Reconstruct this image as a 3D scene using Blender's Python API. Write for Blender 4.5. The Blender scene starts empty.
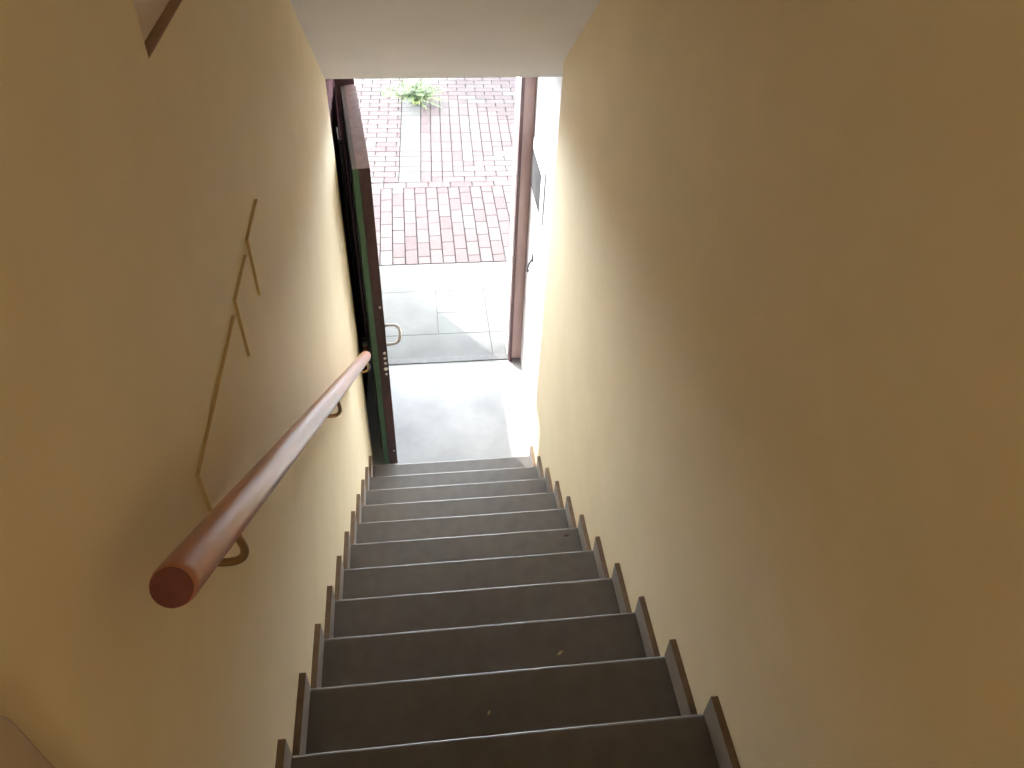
import bpy, bmesh, math, random
from mathutils import Vector, Matrix
random.seed(7)
SC = bpy.context.scene
COL = SC.collection

# ------------------------------------------------------------------ camera, world, sun, exposure
PITCH, YAW, ROLL = 0.7534, 0.1512, -0.0515
cp, sp, cy, sy, cr, sr = math.cos(PITCH), math.sin(PITCH), math.cos(YAW), math.sin(YAW), math.cos(ROLL), math.sin(ROLL)
fwd = Vector((sy * cp, cy * cp, -sp)); rgt = Vector((cy, -sy, 0)); dwn = fwd.cross(rgt)
r2 = cr * rgt + sr * dwn; d2 = -sr * rgt + cr * dwn
cam = bpy.data.cameras.new('camera'); cam_o = bpy.data.objects.new('camera', cam); COL.objects.link(cam_o)
M = Matrix.Identity(4)
for i in range(3):
    M[i][0] = r2[i]; M[i][1] = -d2[i]; M[i][2] = -fwd[i]
M[0][3], M[1][3], M[2][3] = -0.1483, -0.8172, 1.9717
cam_o.matrix_world = M
cam.sensor_width = 36; cam.lens = 783 / 1024 * 36; cam.clip_start = 0.02
SC.camera = cam_o

SC.view_settings.view_transform = 'Standard'; SC.view_settings.look = 'None'
SC.view_settings.exposure = 0.17; SC.view_settings.gamma = 1.0; SC.view_settings.use_curve_mapping = False
w = bpy.data.worlds.new('sky'); SC.world = w; w.use_nodes = True
wn = w.node_tree; bg = wn.nodes['Background']
SKY_ZENITH, SKY_HORIZON, SKY_POW = 3.2, 62.0, 4.0          # hazy bright sky: whitest and brightest near the horizon
g_tc = wn.nodes.new('ShaderNodeTexCoord'); g_sx = wn.nodes.new('ShaderNodeSeparateXYZ'); wn.links.new(g_tc.outputs['Generated'], g_sx.inputs[0])
def wmath(op, a, b):
    n = wn.nodes.new('ShaderNodeMath'); n.operation = op
    for i, v in enumerate((a, b)):
        if isinstance(v, (int, float)): n.inputs[i].default_value = v
        else: wn.links.new(v, n.inputs[i])
    return n.outputs[0]
g_z = wmath('MAXIMUM', g_sx.outputs['Z'], 0.0)
g_v = wmath('ADD', wmath('MULTIPLY', wmath('POWER', wmath('SUBTRACT', 1.0, g_z), SKY_POW), SKY_HORIZON), SKY_ZENITH)
bg.inputs[0].default_value = (0.85, 0.93, 1.0, 1); wn.links.new(g_v, bg.inputs[1])

SUN_EL = math.radians(43)
sd = Vector((0.565 * math.cos(SUN_EL), -0.825 * math.cos(SUN_EL), -math.sin(SUN_EL))).normalized()
sun = bpy.data.lights.new('sun', 'SUN'); sun.energy = 8.5; sun.angle = math.radians(0.6); sun.color = (1, 0.97, 0.92)
sun_o = bpy.data.objects.new('sun', sun); COL.objects.link(sun_o); sun_o.location = (-4, 9, 6)
sun_o.rotation_euler = sd.to_track_quat('-Z', 'Y').to_euler()

FILL_LAMP_W = 9.0      # added fill lamp, unseen behind the camera, lifts the near walls

# ------------------------------------------------------------------ dimensions
T, R = 0.261165, 0.194465
HW = 0.5175                 # half width between the skirtings
WX = 0.534                  # half width between the walls
F = -11 * R                 # landing floor
TOPZ = 3 * R                # upper landing

# ------------------------------------------------------------------ helpers
def box(bm, x0, x1, y0, y1, z0, z1, mi=0):
    vs = [bm.verts.new(p) for p in ((x0, y0, z0), (x1, y0, z0), (x1, y1, z0), (x0, y1, z0), (x0, y0, z1), (x1, y0, z1), (x1, y1, z1), (x0, y1, z1))]
    for f in ((3, 2, 1, 0), (4, 5, 6, 7), (0, 1, 5, 4), (1, 2, 6, 5), (2, 3, 7, 6), (3, 0, 4, 7)):
        fc = bm.faces.new([vs[i] for i in f]); fc.material_index = mi

def prism_x(bm, prof, x0, x1):
    """extrude a (y,z) profile along x"""
    a = [bm.verts.new((x0, p[0], p[1])) for p in prof]; b = [bm.verts.new((x1, p[0], p[1])) for p in prof]
    n = len(prof)
    bm.faces.new(a); bm.faces.new(b[::-1])
    for i in range(n):
        bm.faces.new((a[i], b[i], b[(i + 1) % n], a[(i + 1) % n]))
    bmesh.ops.recalc_face_normals(bm, faces=bm.faces)

def prism_z(bm, prof, z0, z1):
    a = [bm.verts.new((p[0], p[1], z0)) for p in prof]; b = [bm.verts.new((p[0], p[1], z1)) for p in prof]
    n = len(prof)
    bm.faces.new(a); bm.faces.new(b[::-1])
    for i in range(n):
        bm.faces.new((a[i], b[i], b[(i + 1) % n], a[(i + 1) % n]))
    bmesh.ops.recalc_face_normals(bm, faces=bm.faces)

def tube(bm, pts, rad, seg=14, caps=True):
    pts = [Vector(p) for p in pts]; n = len(pts)
    rads = rad if isinstance(rad, (list, tuple)) else [rad] * n
    prev = None; rings = []
    for i, p in enumerate(pts):
        t = (pts[min(i + 1, n - 1)] - pts[max(i - 1, 0)]).normalized()
        if prev is None:
            u = t.cross(Vector((0, 0, 1)))
            if u.length < 1e-3: u = t.cross(Vector((1, 0, 0)))
            u.normalize()
        else:
            u = (prev - t * prev.dot(t)).normalized()
        prev = u; v = t.cross(u)
        rings.append([bm.verts.new(p + (u * math.cos(2 * math.pi * k / seg) + v * math.sin(2 * math.pi * k / seg)) * rads[i]) for k in range(seg)])
    for a, b in zip(rings, rings[1:]):
        for k in range(seg):
            f = bm.faces.new((a[k], a[(k + 1) % seg], b[(k + 1) % seg], b[k])); f.smooth = True
    if caps:
        bm.faces.new(rings[0][::-1]); bm.faces.new(rings[-1])
    bmesh.ops.recalc_face_normals(bm, faces=bm.faces)

def bez(p0, p1, p2, p3, n=12):
    p0, p1, p2, p3 = map(Vector, (p0, p1, p2, p3)); o = []
    for i in range(n + 1):
        t = i / n; s = 1 - t
        o.append(p0 * s ** 3 + p1 * 3 * s * s * t + p2 * 3 * s * t * t + p3 * t ** 3)
    return o

def obj(name, bm, mats, parent=None, bevel=0, seg=2, angle=40):
    me = bpy.data.meshes.new(name); bm.to_mesh(me); bm.free()
    for m in (mats if isinstance(mats, (list, tuple)) else [mats]): me.materials.append(m)
    o = bpy.data.objects.new(name, me); COL.objects.link(o)
    if parent is not None: o.parent = parent
    if bevel:
        b = o.modifiers.new('bevel', 'BEVEL'); b.width = bevel; b.segments = seg; b.limit_method = 'ANGLE'; b.angle_limit = math.radians(angle)
    return o

def tag(o, label, cat, group=None, kind=None):
    o['label'] = label; o['category'] = cat
    if group: o['group'] = group
    if kind: o['kind'] = kind
    return o

def empty(name, loc=(0, 0, 0)):
    o = bpy.data.objects.new(name, None); o.location = loc; o.empty_display_size = 0.05; COL.objects.link(o); return o

# ------------------------------------------------------------------ materials
def mat(name, c1, c2=None, scale=8.0, rough=0.6, metal=0.0, bump=0.0, bscale=60.0, spec=0.5, detail=4.0, stretch=None):
    m = bpy.data.materials.new(name); m.use_nodes = True; nt = m.node_tree; b = nt.nodes['Principled BSDF']
    b.inputs['Roughness'].default_value = rough; b.inputs['Metallic'].default_value = metal
    b.inputs['Specular IOR Level'].default_value = spec
    c1 = (*c1, 1); c2 = (*(c2 or c1[:3]), 1)
    tc = nt.nodes.new('ShaderNodeTexCoord'); src = tc.outputs['Object']
    if stretch:
        mp = nt.nodes.new('ShaderNodeMapping'); mp.inputs['Scale'].default_value = stretch; nt.links.new(src, mp.inputs['Vector']); src = mp.outputs['Vector']
    n = nt.nodes.new('ShaderNodeTexNoise'); n.inputs['Scale'].default_value = scale; n.inputs['Detail'].default_value = detail
    nt.links.new(src, n.inputs['Vector'])
    r = nt.nodes.new('ShaderNodeValToRGB'); r.color_ramp.elements[0].position = 0.35; r.color_ramp.elements[1].position = 0.68
    r.color_ramp.elements[0].color = c1; r.color_ramp.elements[1].color = c2
    nt.links.new(n.outputs['Fac'], r.inputs['Fac']); nt.links.new(r.outputs['Color'], b.inputs['Base Color'])
    if bump:
        n2 = nt.nodes.new('ShaderNodeTexNoise'); n2.inputs['Scale'].default_value = bscale; n2.inputs['Detail'].default_value = 3
        nt.links.new(src, n2.inputs['Vector'])
        bp = nt.nodes.new('ShaderNodeBump'); bp.inputs['Strength'].default_value = bump; bp.inputs['Distance'].default_value = 0.004
        nt.links.new(n2.outputs['Fac'], bp.inputs['Height']); nt.links.new(bp.outputs['Normal'], b.inputs['Normal'])
    return m

M_yellow = mat('yellow_wall_paint', (0.855, 0.725, 0.490), (0.895, 0.760, 0.525), 5, 0.7, bump=0.12, bscale=35, spec=0.25)
M_white = mat('white_wall_paint', (0.82, 0.82, 0.82), (0.88, 0.88, 0.87), 6, 0.75, spec=0.25)
M_soffit = mat('soffit_paint', (0.90, 0.89, 0.91), (0.93, 0.92, 0.94), 5, 0.8, spec=0.2)
M_stone = mat('dark_stone', (0.104, 0.092, 0.085), (0.128, 0.114, 0.106), 14, 0.42, bump=0.05, bscale=90)
M_skirt = mat('skirting_stone', (0.23, 0.20, 0.175), (0.28, 0.245, 0.215), 12, 0.5)
M_floor = mat('landing_concrete', (0.324, 0.332, 0.340), (0.421, 0.429, 0.437), 4, 0.7, detail=8)
M_slab = mat('apron_concrete', (0.095, 0.095, 0.095), (0.117, 0.117, 0.116), 5, 0.85, bump=0.2, bscale=120, detail=8)
M_joint = mat('paving_joint', (0.052, 0.042, 0.042), (0.065, 0.055, 0.055), 20, 0.95)
M_pav = [mat('paver_pink', (0.067, 0.047, 0.048), (0.076, 0.054, 0.055), 30, 0.9), mat('paver_rose', (0.059, 0.039, 0.041), (0.068, 0.047, 0.049), 30, 0.9),
         mat('paver_pale', (0.072, 0.056, 0.057), (0.079, 0.063, 0.063), 30, 0.9), mat('paver_white', (0.079, 0.075, 0.074), (0.086, 0.082, 0.081), 30, 0.9)]
M_brown = mat('dark_brown_door', (0.040, 0.016, 0.018), (0.060, 0.026, 0.028), 20, 0.4)
M_frame = mat('brown_frame', (0.360, 0.240, 0.225), (0.450, 0.315, 0.292), 25, 0.45, stretch=(1, 1, 0.15))
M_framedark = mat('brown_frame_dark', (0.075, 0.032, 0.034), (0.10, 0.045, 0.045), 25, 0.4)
M_green = mat('green_door_panel', (0.045, 0.105, 0.060), (0.065, 0.14, 0.085), 15, 0.4)
M_cap = mat('grey_panel_edge', (0.22, 0.20, 0.19), (0.27, 0.25, 0.235), 25, 0.7)
M_thr = mat('threshold_metal', (0.085, 0.083, 0.083), (0.11, 0.107, 0.107), 25, 0.6)
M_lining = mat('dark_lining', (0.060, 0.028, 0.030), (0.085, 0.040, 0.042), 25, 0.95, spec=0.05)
M_niche = mat('pale_niche_paint', (0.92, 0.80, 0.72), (0.94, 0.83, 0.75), 6, 0.8)
M_skirtedge = mat('skirting_raw_edge', (0.15, 0.095, 0.055), (0.19, 0.125, 0.075), 25, 0.7)
M_steel = mat('steel', (0.72, 0.72, 0.72), (0.82, 0.82, 0.82), 30, 0.25, metal=1.0)
M_whitemetal = mat('white_metal', (0.80, 0.80, 0.80), (0.86, 0.86, 0.86), 30, 0.35)
M_black = mat('black_metal', (0.012, 0.012, 0.013), (0.02, 0.02, 0.02), 30, 0.3)
M_copper = mat('copper_metal', (0.32, 0.15, 0.09), (0.40, 0.20, 0.13), 30, 0.35, metal=0.6)
M_wood = mat('varnished_wood', (0.42, 0.150, 0.078), (0.45, 0.165, 0.088), 10, 0.3, stretch=(1, 1, 1), spec=0.8)
M_wood.node_tree.nodes['Principled BSDF'].inputs['Coat Weight'].default_value = 0.5
M_wood.node_tree.nodes['Principled BSDF'].inputs['Coat Roughness'].default_value = 0.22
M_woodend = mat('wood_shaded_end', (0.11, 0.022, 0.014), (0.14, 0.032, 0.020), 60, 0.5)  # rail end coloured darker so it stays dim facing the lamp
M_brass = mat('aged_brass', (0.30, 0.19, 0.09), (0.42, 0.28, 0.14), 25, 0.3, metal=0.9)
M_ledge = mat('brown_ledge', (0.27, 0.16, 0.09), (0.33, 0.20, 0.12), 20, 0.6)
M_grey = mat('grey_panel', (0.085, 0.081, 0.081), (0.10, 0.096, 0.096), 20, 1.0, spec=0.0)
M_leaf = mat('weed_green', (0.043, 0.076, 0.029), (0.090, 0.115, 0.058), 9, 0.6)
M_stem = mat('stem', (0.22, 0.30, 0.10), (0.3, 0.38, 0.14), 9, 0.7)
M_treeleaf = mat('tree_leaf', (0.08, 0.17, 0.04), (0.13, 0.24, 0.07), 5, 0.6)
M_bark = mat('bark', (0.14, 0.10, 0.07), (0.2, 0.15, 0.1), 20, 0.9)
M_dry = mat('dry_leaf', (0.42, 0.30, 0.18), (0.55, 0.42, 0.28), 60, 0.7)
M_plate = mat('shaded_plate_edge', (0.58, 0.43, 0.20), (0.64, 0.48, 0.24), 20, 0.5)  # plate rims coloured darker than the wall to imitate their shaded faces
M_board = mat('pale_board', (0.50, 0.38, 0.28), (0.56, 0.43, 0.33), 10, 0.6)
M_facade = mat('facade_plaster', (0.74, 0.70, 0.62), (0.80, 0.76, 0.68), 6, 0.85)

# ------------------------------------------------------------------ setting: walls, ceiling, floor
def soff(y): return 1.083 - 0.7446 * (y - 2.05)
YB, YT = -2.3, 3.0          # back of the upper hall, height of the upper ceiling
YE = 2.835                  # lower end of the sloping soffit
WYR, WYL = 2.63, 2.85       # ends of the yellow walls
# right wall, 0.25 m thick with its own stepped bottom left full height
bm = bmesh.new(); box(bm, WX, WX + 0.30, YB - 0.2, WYR, F - 0.1, YT + 0.1)
tag(obj('wall_right', bm, M_yellow), 'plain yellow painted wall on the right of the stairs', 'wall', kind='structure')
# left wall with a shallow niche
NY0, NY1, NZ0, NZ1, ND = 0.424, 1.25, 1.503, 2.2, 0.019
bm = bmesh.new()
box(bm, -WX - 0.30, -WX, YB - 0.2, NY0, F - 0.1, YT + 0.1); box(bm, -WX - 0.30, -WX, NY1, WYL, F - 0.1, YT + 0.1)
box(bm, -WX - 0.30, -WX, NY0, NY1, F - 0.1, NZ0); box(bm, -WX - 0.30, -WX, NY0, NY1, NZ1, YT + 0.1)
wl = tag(obj('wall_left', bm, M_yellow), 'yellow painted wall on the left behind the wooden handrail', 'wall', kind='structure')
bm = bmesh.new(); box(bm, -WX - 0.30, -WX - ND, NY0, NY1, NZ0 - 0.0, NZ1)
nb = obj('niche_back', bm, M_niche, wl); nb['label'] = 'pale back of the wall niche'
bm = bmesh.new(); box(bm, -WX - ND, -WX - 0.0005, NY0, NY1, NZ0 - 0.004, NZ0 + 0.003)
nl = obj('niche_ledge', bm, M_ledge, wl); nl['label'] = 'brown ledge of the wall niche'
# white landing walls
bm = bmesh.new(); box(bm, 0.61, WX + 0.30, WYR, 3.95, F - 0.1, 0.9)
tag(obj('wall_landing_right', bm, M_white), 'bright white wall right of the doorway, at the foot of the stairs', 'wall', kind='structure')
bm = bmesh.new(); box(bm, -WX - 0.30, -0.605, WYL, 3.95, F - 0.1, 0.9)
tag(obj('wall_landing_left', bm, M_white), 'narrow white wall behind the open door leaf', 'wall', kind='structure')
# front wall around the doorway (0.25 m thick)
OX0, OX1, OZ = -0.47, 0.515, 0.16
bm = bmesh.new()
prism_z(bm, [(-4.2, 3.86), (OX0, 3.86), (OX0, 3.90), (-0.80, 4.08), (-4.2, 4.08)], F - 0.2, 4.2); box(bm, OX1, 4.2, 3.86, 4.0, F - 0.2, 4.2); box(bm, OX0, OX1, 3.86, 4.08, OZ, 4.2)
tag(obj('wall_front', bm, M_facade), 'pale plaster front wall around the doorway opening', 'wall', kind='structure')
bm = bmesh.new(); box(bm, -WX - 0.3, WX + 0.3, YB - 0.2, YB, TOPZ - 0.2, YT + 0.1)
tag(obj('wall_back', bm, M_yellow), 'yellow back wall of the upper landing', 'wall', kind='structure')
# ceiling: flat above, sloping soffit, flat over the landing
ys = 2.05 - (YT - 1.083) / 0.7446
bm = bmesh.new()
prism_x(bm, [(YB - 0.2, YT), (ys, YT), (YE, soff(YE)), (YE, soff(YE) + 0.09), (3.95, soff(YE) + 0.09), (3.95, soff(YE) + 0.35), (YE, soff(YE) + 0.35), (ys, YT + 0.3), (YB - 0.2, YT + 0.3)], -WX - 0.02, WX + 0.09)
tag(obj('ceiling', bm, M_soffit), 'pale sloping soffit above the stairs ending over the doorway', 'ceiling', kind='structure')
# landing floor
bm = bmesh.new(); box(bm, -WX - 0.3, WX + 0.3, 10 * T - 0.02, 3.86, F - 0.12, F)
tag(obj('floor', bm, M_floor), 'pale grey concrete floor between the last step and the doorway', 'floor', kind='structure')
bm = bmesh.new(); box(bm, -WX, WX, YB, -3 * T, TOPZ - 0.2, TOPZ)
tag(obj('floor_upper', bm, M_stone), 'dark stone floor of the upper landing', 'floor', kind='structure')

# ------------------------------------------------------------------ staircase
st = empty('staircase', (0, 11 * T, F))
tag(st, 'straight flight of dark grey stone steps going down to the doorway', 'stairs')
def inst(o):
    o.parent = st; o.matrix_parent_inverse = st.matrix_basis.inverted() if False else Matrix.Translation((0, -11 * T, -F)); return o
SWX = WX - 0.002
bm = bmesh.new(); box(bm, -SWX, SWX, -T - 0.018, 0, -0.03, 0)
tread0 = inst(obj('tread', bm, M_stone, None, bevel=0.010, seg=3))
bm = bmesh.new(); box(bm, -SWX, SWX, -0.035, -0.018, -R, -0.031)
riser0 = inst(obj('riser', bm, M_stone))
treads = [(0, tread0)]; risers = [(0, riser0)]
for k in range(-2, 11):
    if k == 0: continue
    for src in (tread0, riser0):
        c = src.copy(); COL.objects.link(c); c.parent = st; c.matrix_parent_inverse = src.matrix_parent_inverse.copy(); c.location = (0, k * T, -k * R)
# top landing edge riser
# concrete mass under the flight
bm = bmesh.new()
prof = []
for k in range(-3, 11):
    prof += [(k * T - 0.036, -k * R - 0.031), (k * T - 0.036, -(k + 1) * R - 0.031)]
prof += [(-3 * T - 0.036, F - 0.031)]
prism_x(bm, prof, -SWX, SWX)
inst(obj('core', bm, M_slab))

# stepped skirtings
def skirting(side, name, lab):
    root = empty(name, (side * (WX - 0.008), 0, 0)); tag(root, lab, 'skirting', kind='structure')
    x0, x1 = (HW - 0.002, WX + 0.001) if side > 0 else (-WX - 0.001, -HW + 0.002)
    bm = bmesh.new(); box(bm, x0 - root.location.x, x1 - root.location.x, -T - 0.02, -0.001, 0.0005, 0.093)
    for f in bm.faces:
        f.normal_update(); f.material_index = 1 if f.normal.z > 0.5 else 0
    o0 = obj('skirting_tile', bm, [M_skirt, M_skirtedge], root, bevel=0.0015)
    for k in range(-2, 11):
        if k == 0: continue
        c = o0.copy(); COL.objects.link(c); c.parent = root; c.location = (0, k * T, -k * R)
    return root
skirting(1, 'baseboard_right', 'stepped row of stone skirting tiles along the right wall')
skirting(-1, 'baseboard_left', 'stepped row of stone skirting tiles along the left wall')

# ------------------------------------------------------------------ handrail
A = Vector((-0.45, -0.282, 1.17)); B = Vector((-0.45, 2.337, -0.763)); dirn = (B - A).normalized()
hr = empty('handrail', A); tag(hr, 'round reddish brown varnished wooden handrail on brass brackets along the left wall', 'handrail')
def rel(o): o.matrix_parent_inverse = Matrix.Translation(-o.parent.location); return o
bm = bmesh.new(); rr = 0.0275
tube(bm, [A, A + dirn * 0.004, A + dirn * 0.012, A + dirn * 0.5, A + dirn * 1.5, A + dirn * 2.5, B - dirn * 0.012, B - dirn * 0.004, B],
     [rr - 0.003, rr - 0.001, rr, rr, rr, rr, rr, rr - 0.002, rr - 0.006], 40)
rel(obj('rail', bm, M_wood, hr))
bm = bmesh.new(); tube(bm, [A - dirn * 0.0015, A + dirn * 0.002], rr - 0.003, 40)
bm2 = bm; o = rel(obj('end_cap', bm, M_woodend, hr)); o['label'] = 'end face of the handrail, shade put into its colour'
def railpt(y): return A + (B - A) * ((y - A.y) / (B.y - A.y))
for y in (-0.09, 1.05, 2.2):
    c = railpt(y)
    bm = bmesh.new()
    tube(bm, bez((-WX, y, c.z - 0.075), (-0.50, y, c.z - 0.085), (-0.475, y, c.z - 0.090), (-0.46, y, c.z - 0.090), 6)[:-1] + bez((-0.46, y, c.z - 0.090), (-0.432, y, c.z - 0.090), (-0.424, y, c.z - 0.06), (-0.438, y, c.z - 0.02), 10), 0.0065, 12)
    br = rel(obj('bracket', bm, M_brass, hr))
    bm = bmesh.new(); tube(bm, [(-WX - 0.001, y, c.z - 0.075), (-WX + 0.005, y, c.z - 0.075)], 0.016, 24)
    o = obj('wall_rose', bm, M_brass, br)

# ------------------------------------------------------------------ flush cover plates on the left wall
def plate(y0, y1, z0, z1, lab):
    bm = bmesh.new(); box(bm, -WX - 0.001, -WX + 0.007, y0, y1, z0, z1)
    for f in bm.faces:
        if abs(f.normal.x) < 0.5 or True:
            f.normal_update()
            f.material_index = 0 if abs(f.normal.x) > 0.5 else 1
    o = obj('junction_box_cover', bm, [M_yellow, M_plate], None, bevel=0.0015)
    tag(o, lab, 'cover plate', 'painted cover plates on the left wall')
plate(0.745, 0.924, 0.823, 0.980, 'small yellow painted cover plate on left wall, nearest the doorway')
plate(0.534, 0.702, 0.815, 0.969, 'small yellow painted cover plate on left wall, in the middle of the three')
plate(0.075, 0.503, 0.800, 0.955, 'long yellow painted cover plate on left wall, just behind the handrail')

# rounded pale board at the lower left corner of the photo
bm = bmesh.new()
prof = [(-1.3, TOPZ), (-0.474, TOPZ)]
for i in range(9):
    a = i / 8 * math.pi / 2
    prof.append((-0.474 - 0.06 + 0.06 * math.cos(a), 1.272 + 0.06 * math.sin(a)))
prof.append((-1.3, 1.332))
prism_x(bm, prof, -WX - 0.001, -WX + 0.014)
tag(obj('wall_board', bm, M_board, None, bevel=0.004), 'pale brown board with a rounded corner on left wall above the top steps', 'board')

# ------------------------------------------------------------------ door
d1 = empty('door_1', (-0.40, 3.83, F)); tag(d1, 'open dark brown steel door with green panel in a brown frame', 'door', kind='structure')
LL, LZ0, LZ1 = 1.02, F + 0.008, 0.075                # leaf built in its own frame: x towards the passage, y towards the hinge
bm = bmesh.new(); box(bm, -0.056, 0, 0, LL, LZ0, LZ1)
leaf = obj('door_leaf', bm, M_brown, d1, bevel=0.002)
leaf.matrix_parent_inverse = Matrix.Translation(-d1.location); leaf.location = (-0.364, 2.78, 0); leaf.rotation_euler = (0, 0, math.radians(5.6))
def sub(name, bm, m, lab=None, bevel=0):
    o = obj(name, bm, m, leaf, bevel=bevel)
    if lab: o['label'] = lab
    return o
bm = bmesh.new(); box(bm, -0.088, -0.0561, 0.004, LL, LZ0, LZ1 - 0.004)
sub('inner_panel', bm, M_green, 'green inner panel of the door leaf', 0.002)
bm = bmesh.new(); box(bm, -0.088, -0.066, 0.004, LL, LZ1 - 0.0038, LZ1)
sub('panel_edge', bm, M_cap, 'grey top edge of the green panel')
bm = bmesh.new(); box(bm, -0.0655, 0, 0.002, LL, LZ1 + 0.0002, LZ1 + 0.003)
sub('top_edge', bm, M_frame, 'lighter brown top edge of the door leaf')
bm = bmesh.new(); box(bm, -0.100, -0.0882, 0.06, LL - 0.05, LZ0 + 0.1, LZ1 - 0.1)
sub('inner_moulding', bm, M_black, None, 0.004)
for z, r_ in ((-0.785, 0.007), (-1.13, 0.009), (-1.17, 0.009), (-1.21, 0.009), (-1.256, 0.013), (-1.298, 0.008), (-2.00, 0.005)):
    bm = bmesh.new(); tube(bm, [(-0.018, 0.001, z), (-0.018, -0.006, z)], [r_, r_ * 0.9], 14)
    sub('lock_bolt', bm, M_whitemetal, 'small bright lock bolt')
bm = bmesh.new(); tube(bm, [(-0.126, 0.37, -1.30), (-0.126, 0.37, 0.06)], 0.012, 14)
sub('espagnolette_rod', bm, M_black, 'black vertical rod on the inner face')
bm = bmesh.new(); tube(bm, [(-0.136, 0.50, -1.27), (-0.136, 0.50, 0.065)], 0.0035, 10)
sub('rod_trim', bm, M_whitemetal, 'thin bright strip beside the black rod')
bm = bmesh.new(); bmesh.ops.create_uvsphere(bm, u_segments=20, v_segments=12, radius=0.026, matrix=Matrix.Translation((-0.125, 0.37, -1.30)))
for f in bm.faces: f.smooth = True
tube(bm, [(-0.088, 0.37, -1.30), (-0.125, 0.37, -1.30)], 0.010, 12)
sub('knob', bm, M_black, 'black inner door knob')
bm = bmesh.new(); tube(bm, [(-0.125, 0.37, -1.345), (-0.125, 0.37, -1.358)], 0.018, 18)
sub('collar', bm, M_whitemetal, 'white collar under the knob')
bm = bmesh.new(); tube(bm, [(-0.125, 0.37, -1.359), (-0.125, 0.37, -1.44)], 0.014, 18)
tube(bm, [(-0.125, 0.37, -1.39), (-0.088, 0.37, -1.39)], 0.008, 12)
sub('lock_barrel', bm, M_copper, 'copper brown lock barrel')
bm = bmesh.new()
hy, hz0, hz1 = 0.10, -1.15, -1.0
zm = (hz0 + hz1) / 2
tube(bm, [(-0.001, hy, hz0)] + bez((0.03, hy, hz0), (0.078, hy, hz0), (0.088, hy, hz0 + 0.02), (0.090, hy, zm - 0.003), 8) + bez((0.090, hy, zm + 0.003), (0.088, hy, hz1 - 0.02), (0.078, hy, hz1), (0.03, hy, hz1), 8) + [(-0.001, hy, hz1)], 0.009, 12)
sub('pull_handle', bm, M_whitemetal, 'white curved outer pull handle')
# frame: right jamb, left jamb, threshold
bm = bmesh.new(); box(bm, 0.538, 0.612, 3.79, 3.862, F + 0.02, OZ + 0.3)
rel(obj('right_jamb', bm, M_frame, d1, bevel=0.004))
bm = bmesh.new(); box(bm, 0.515, 0.5375, 3.775, 3.862, F, OZ + 0.3)
o = rel(obj('jamb_stop', bm, M_framedark, d1, bevel=0.003)); o['label'] = 'dark inner strip of the right door jamb'
bm = bmesh.new(); box(bm, 0.512, 0.515, 3.80, 3.83, -0.62, -0.50); box(bm, 0.512, 0.515, 3.80, 3.83, -1.40, -1.15)
o = rel(obj('strike_plate', bm, M_steel, d1)); o['label'] = 'bright strike plates on the right jamb'
bm = bmesh.new(); box(bm, -0.606, -0.47, 3.83, 3.862, F, OZ + 0.3)
rel(obj('left_jamb', bm, M_framedark, d1, bevel=0.004))
bm = bmesh.new(); box(bm, -0.47, 0.515, 3.80, 3.86, F - 0.002, F + 0.008)
o = rel(obj('threshold', bm, M_thr, d1, bevel=0.003)); o['label'] = 'grey metal threshold strip'
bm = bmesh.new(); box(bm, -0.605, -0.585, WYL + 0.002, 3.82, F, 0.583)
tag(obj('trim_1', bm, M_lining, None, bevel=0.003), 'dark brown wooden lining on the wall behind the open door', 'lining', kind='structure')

# grey box on the white wall right of the door
mb = empty('meter_box', (0.61, 3.5, -0.43)); tag(mb, 'white wall box with dark grey front on the white wall right of doorway', 'box')
bm = bmesh.new(); box(bm, 0.600, 0.611, 3.25, 3.72, -0.58, -0.23)
rel(obj('body', bm, M_white, mb, bevel=0.006))
bm = bmesh.new(); box(bm, 0.597, 0.601, 3.36, 3.71, -0.56, -0.30)
o = rel(obj('front_panel', bm, M_grey, mb, bevel=0.002)); o['label'] = 'dark grey front panel'
bm = bmesh.new(); tube(bm, [(0.601, 3.32, -0.50), (0.597, 3.32, -0.50)], 0.010, 14)
o = rel(obj('keyhole', bm, M_black, mb)); o['label'] = 'small dark keyhole'
# small hook below
hk = empty('wall_hook', (0.61, 3.5, -1.02)); tag(hk, 'small grey metal hook on the white wall below the grey box', 'hook')
bm = bmesh.new(); box(bm, 0.604, 0.611, 3.50, 3.54, -1.02, -0.97); rel(obj('plate', bm, M_grey, hk, bevel=0.002))
bm = bmesh.new(); tube(bm, bez((0.606, 3.515, -1.0), (0.575, 3.50, -1.02), (0.56, 3.48, -1.10), (0.575, 3.46, -1.05), 10), 0.006, 10); rel(obj('prong', bm, M_grey, hk))

# bits on the treads
def debris(x, y, k, lab, m, s, ang):
    bm = bmesh.new(); z = -k * R + 0.0005
    pts = [(-1, -0.15), (-0.3, -0.4), (0.5, -0.3), (1, 0.1), (0.4, 0.35), (-0.4, 0.3)]
    c, s_ = math.cos(ang), math.sin(ang)
    prism_z(bm, [(x + s * (px * c - py * s_), y + s * (px * s_ + py * c)) for px, py in pts], z, z + 0.002)
    tag(obj('dry_leaf_fragment', bm, m), lab, 'debris')

debris(0.239, 0.397, 2, 'larger pale dry leaf fragment on the third visible step from the bottom of the photo', M_dry, 0.012, 0.5)
debris(-0.02, 0.139, 1, 'tiny pale dry leaf fragment on the second visible step from the bottom of the photo', M_dry, 0.008, 0.9)
debris(0.455, 1.262, 5, 'dark brown leaf fragment on a middle step near the right wall', M_brown, 0.016, 0.05)

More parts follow.
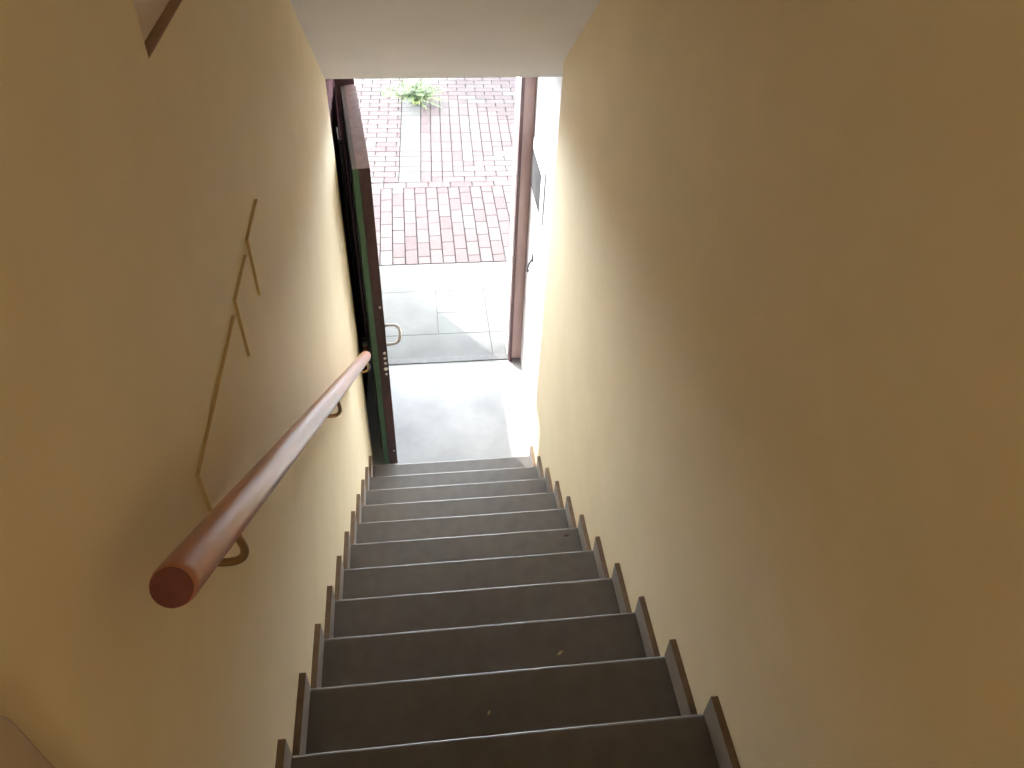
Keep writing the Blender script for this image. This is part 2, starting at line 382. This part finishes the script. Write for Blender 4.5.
# ------------------------------------------------------------------ outside ground
bm = bmesh.new(); box(bm, -6, 6, 4.06, 16, F - 0.25, F - 0.035)
tag(obj('ground', bm, M_joint), 'dark bedding sand under the outdoor paving', 'ground', kind='structure')
bm = bmesh.new()
GZ = F - 0.012
g = 0.0015
def slab(x0, x1, y0, y1, dz=0.0): box(bm, x0 + g, x1 - g, y0 + g, y1 - g, F - 0.06, GZ + dz)
slab(-3, 3, 4.76, 5.175); slab(-3, -0.02, 4.17, 4.76); slab(-0.02, 0.40, 4.17, 4.45); slab(-0.02, 0.40, 4.45, 4.76); slab(0.40, 3, 4.17, 4.76)
slab(-3, 0.40, 3.87, 4.17); slab(0.40, 3, 3.87, 4.17)
tag(obj('concrete_apron', bm, M_slab, None, bevel=0.003), 'pale concrete strip between the threshold and the pink pavers', 'ground', kind='structure')
# pavers
bm = bmesh.new()
PZ = F - 0.010; JG = 0.0045
PZO = 0.0
def paver(x0, x1, y0, y1, white=False, sh=0.0):
    if x1 - x0 < 0.02 or y1 - y0 < 0.02: return
    mi = 3 if white else random.choices((0, 1, 2, 3), (4, 1.6, 4, 0.8))[0]
    n0 = len(bm.verts)
    box(bm, x0 + JG, x1 - JG, y0 + JG, y1 - JG, F - 0.05, PZ + random.uniform(-0.001, 0.001) + PZO, mi)
    if ROT:
        bm.verts.ensure_lookup_table()
        bmesh.ops.rotate(bm, cent=ROT[0], matrix=Matrix.Rotation(ROT[1], 3, 'Z'), verts=bm.verts[n0:])
PW, PL = 0.115, 0.23
ROT = None
def columns(x0, x1, y0f, y1f, off=0):
    i = 0; x = x0
    while x < x1 - 0.01:
        y0, y1 = y0f(x), y1f(x)
        y = y0 - (PL / 2 if (i + off) % 2 else 0)
        while y < y1:
            paver(x, min(x + PW, x1), max(y, y0), min(y + PL, y1)); y += PL
        x += PW; i += 1
def courses(y0, y1, x0f, x1f, off=0):
    j = 0; y = y0
    while y < y1 - 0.01:
        x0, x1 = x0f(y), x1f(y)
        x = x0 - (PL / 2 if (j + off) % 2 else 0)
        while x < x1:
            paver(max(x, x0), min(x + PL, x1), y, min(y + PW, y1)); x += PL
        y += PW; j += 1
Y1 = 5.18; Y2 = Y1 + PW * 12
columns(-3.03, 3.0, lambda x: Y1, lambda x: Y2)
courses(Y2, Y2 + PW, lambda y: -3, lambda y: 3)
Y3 = Y2 + PW
ROT = (Vector((-0.2, Y3, 0)), -0.03); PZO = 0.002
courses(Y3, 12.0, lambda y: -3, lambda y: -0.315)
y = Y3
while y < 8.72:
    paver(-0.315, -0.085, y, y + PW, True); y += PW
courses(y, 12.0, lambda y: -0.315, lambda y: -0.085)
XS = -0.085
N = round((9.0 - Y3) / PW)
# courses right of the white strip, with a stepped field of upright pavers laid into them
for j in range(int((12.0 - Y3) / PW)):
    y = Y3 + j * PW
    x0 = XS + (min(j, max(1, N - j)) + 1) * PW if j < N else XS
    x = XS - (PL / 2 if j % 2 else 0)
    while x < 3:
        if x + PL > x0 + 0.02: paver(max(x, x0), x + PL, y, y + PW)
        x += PL
for i in range(40):
    x = XS + i * PW; y0 = Y3 + i * PW; y1 = Y3 + (N - max(0, i - 1)) * PW
    if y1 - y0 < PW * 0.5: break
    y = y0 - (PL / 2 if i % 2 else 0)
    while y < y1 - 0.01:
        paver(x, x + PW, max(y, y0), min(y + PL, y1)); y += PL
ROT = None; PZO = 0.0
tag(obj('brick_paving', bm, M_pav), 'pink and white brick paving of the yard beyond the doorway', 'paving', kind='structure')

# garden wall outside, left of the doorway (casts the diagonal shade on the apron)
bm = bmesh.new(); box(bm, -0.80, -0.625, 4.08, 5.39, F - 0.1, F + 1.75)
tag(obj('wall_outside', bm, M_facade, None, bevel=0.01), 'low plaster side wall outside, left of the doorway', 'wall', kind='structure')

# weed growing between the pavers
wd = empty('weed_clump', (-0.08, 8.62, F - 0.01)); tag(wd, 'bushy yellow green weed growing out of the brick paving', 'plant')
bm = bmesh.new(); bs = bmesh.new()
rnd = random.Random(3)
for i in range(70):
    a = rnd.uniform(0, 2 * math.pi); spread = rnd.uniform(0.08, 0.36); h = rnd.uniform(0.05, 0.28) * (1.25 - spread * 1.6)
    base = Vector((rnd.uniform(-0.04, 0.04), rnd.uniform(-0.04, 0.04), 0)); tip = Vector((math.cos(a) * spread, math.sin(a) * spread * 0.8, h))
    mid = base.lerp(tip, 0.5) + Vector((0, 0, 0.06)); pts = bez(base, base + Vector((0, 0, 0.08)), mid, tip, 7)
    tube(bs, pts, 0.0022, 5)
    for p in pts[2:]:
        for s in range(4):
            b = rnd.uniform(0, 2 * math.pi); L = rnd.uniform(0.025, 0.05); wdt = L * 0.28
            dv = Vector((math.cos(b), math.sin(b), rnd.uniform(-0.1, 0.8))).normalized(); sv = dv.cross(Vector((0, 0, 1))).normalized()
            v = [bm.verts.new(p), bm.verts.new(p + dv * L * 0.5 + sv * wdt), bm.verts.new(p + dv * L), bm.verts.new(p + dv * L * 0.5 - sv * wdt)]
            bm.faces.new(v)
wd.scale = (1.12, 1.12, 1.12)
obj('foliage', bm, M_leaf, wd); obj('stem', bs, M_stem, wd)

# small tree outside the picture that shades the far right of the yard
bm = bmesh.new(); bt = bmesh.new()
tc_ = Vector((-1.15, 12.35, F + 3.9)); rnd = random.Random(11)
tr = empty('tree', (tc_.x, tc_.y, F)); tag(tr, 'small leafy tree standing at the far end of the yard', 'tree')
for i in range(2600):
    while True:
        p = Vector((rnd.uniform(-1, 1), rnd.uniform(-1, 1), rnd.uniform(-1, 1)))
        if p.length < 1: break
    p = Vector((p.x * 0.75, p.y * 0.6, p.z * 0.6)) + Vector((0, 0, 3.9))
    L = rnd.uniform(0.08, 0.15); dv = Vector((rnd.uniform(-1, 1), rnd.uniform(-1, 1), rnd.uniform(-1, 1))).normalized(); sv = dv.orthogonal().normalized()
    bm.faces.new([bm.verts.new(p), bm.verts.new(p + dv * L * 0.5 + sv * L * 0.3), bm.verts.new(p + dv * L), bm.verts.new(p + dv * L * 0.5 - sv * L * 0.3)])
tube(bt, [(0, 0, -0.04), (0.02, 0, 1.5), (-0.02, 0.03, 2.8), (0, 0, 4.0)], [0.07, 0.055, 0.04, 0.015], 12)
obj('foliage', bm, M_treeleaf, tr); obj('trunk', bt, M_bark, tr)

# ------------------------------------------------------------------ added fill lamp on the upper landing, unseen behind the camera
lp = empty('fill_lamp', (0, YB, 1.75)); tag(lp, 'added fill lamp on the unseen back wall of the upper landing', 'lamp')
bm = bmesh.new(); tube(bm, [(0, -0.001, 0), (0, 0.02, 0)], 0.075, 32); obj('base', bm, M_whitemetal, lp)
bm = bmesh.new(); tube(bm, [(0, 0.02, 0), (0, 0.09, 0)], 0.012, 12); obj('arm', bm, M_whitemetal, lp)
bm = bmesh.new(); tube(bm, [(0, 0.09, -0.06), (0, 0.09, -0.055), (0, 0.09, -0.05)], [0.03, 0.03, 0.03], 24); obj('socket', bm, M_whitemetal, lp)
ul = bpy.data.lights.new('fill_bulb', 'POINT'); ul.shadow_soft_size = 0.06; ul.energy = FILL_LAMP_W; ul.color = (1.0, 0.88, 0.68)
ulo = bpy.data.objects.new('fill_bulb', ul); COL.objects.link(ulo); ulo.parent = lp; ulo.location = (0, 0.11, 0.03)
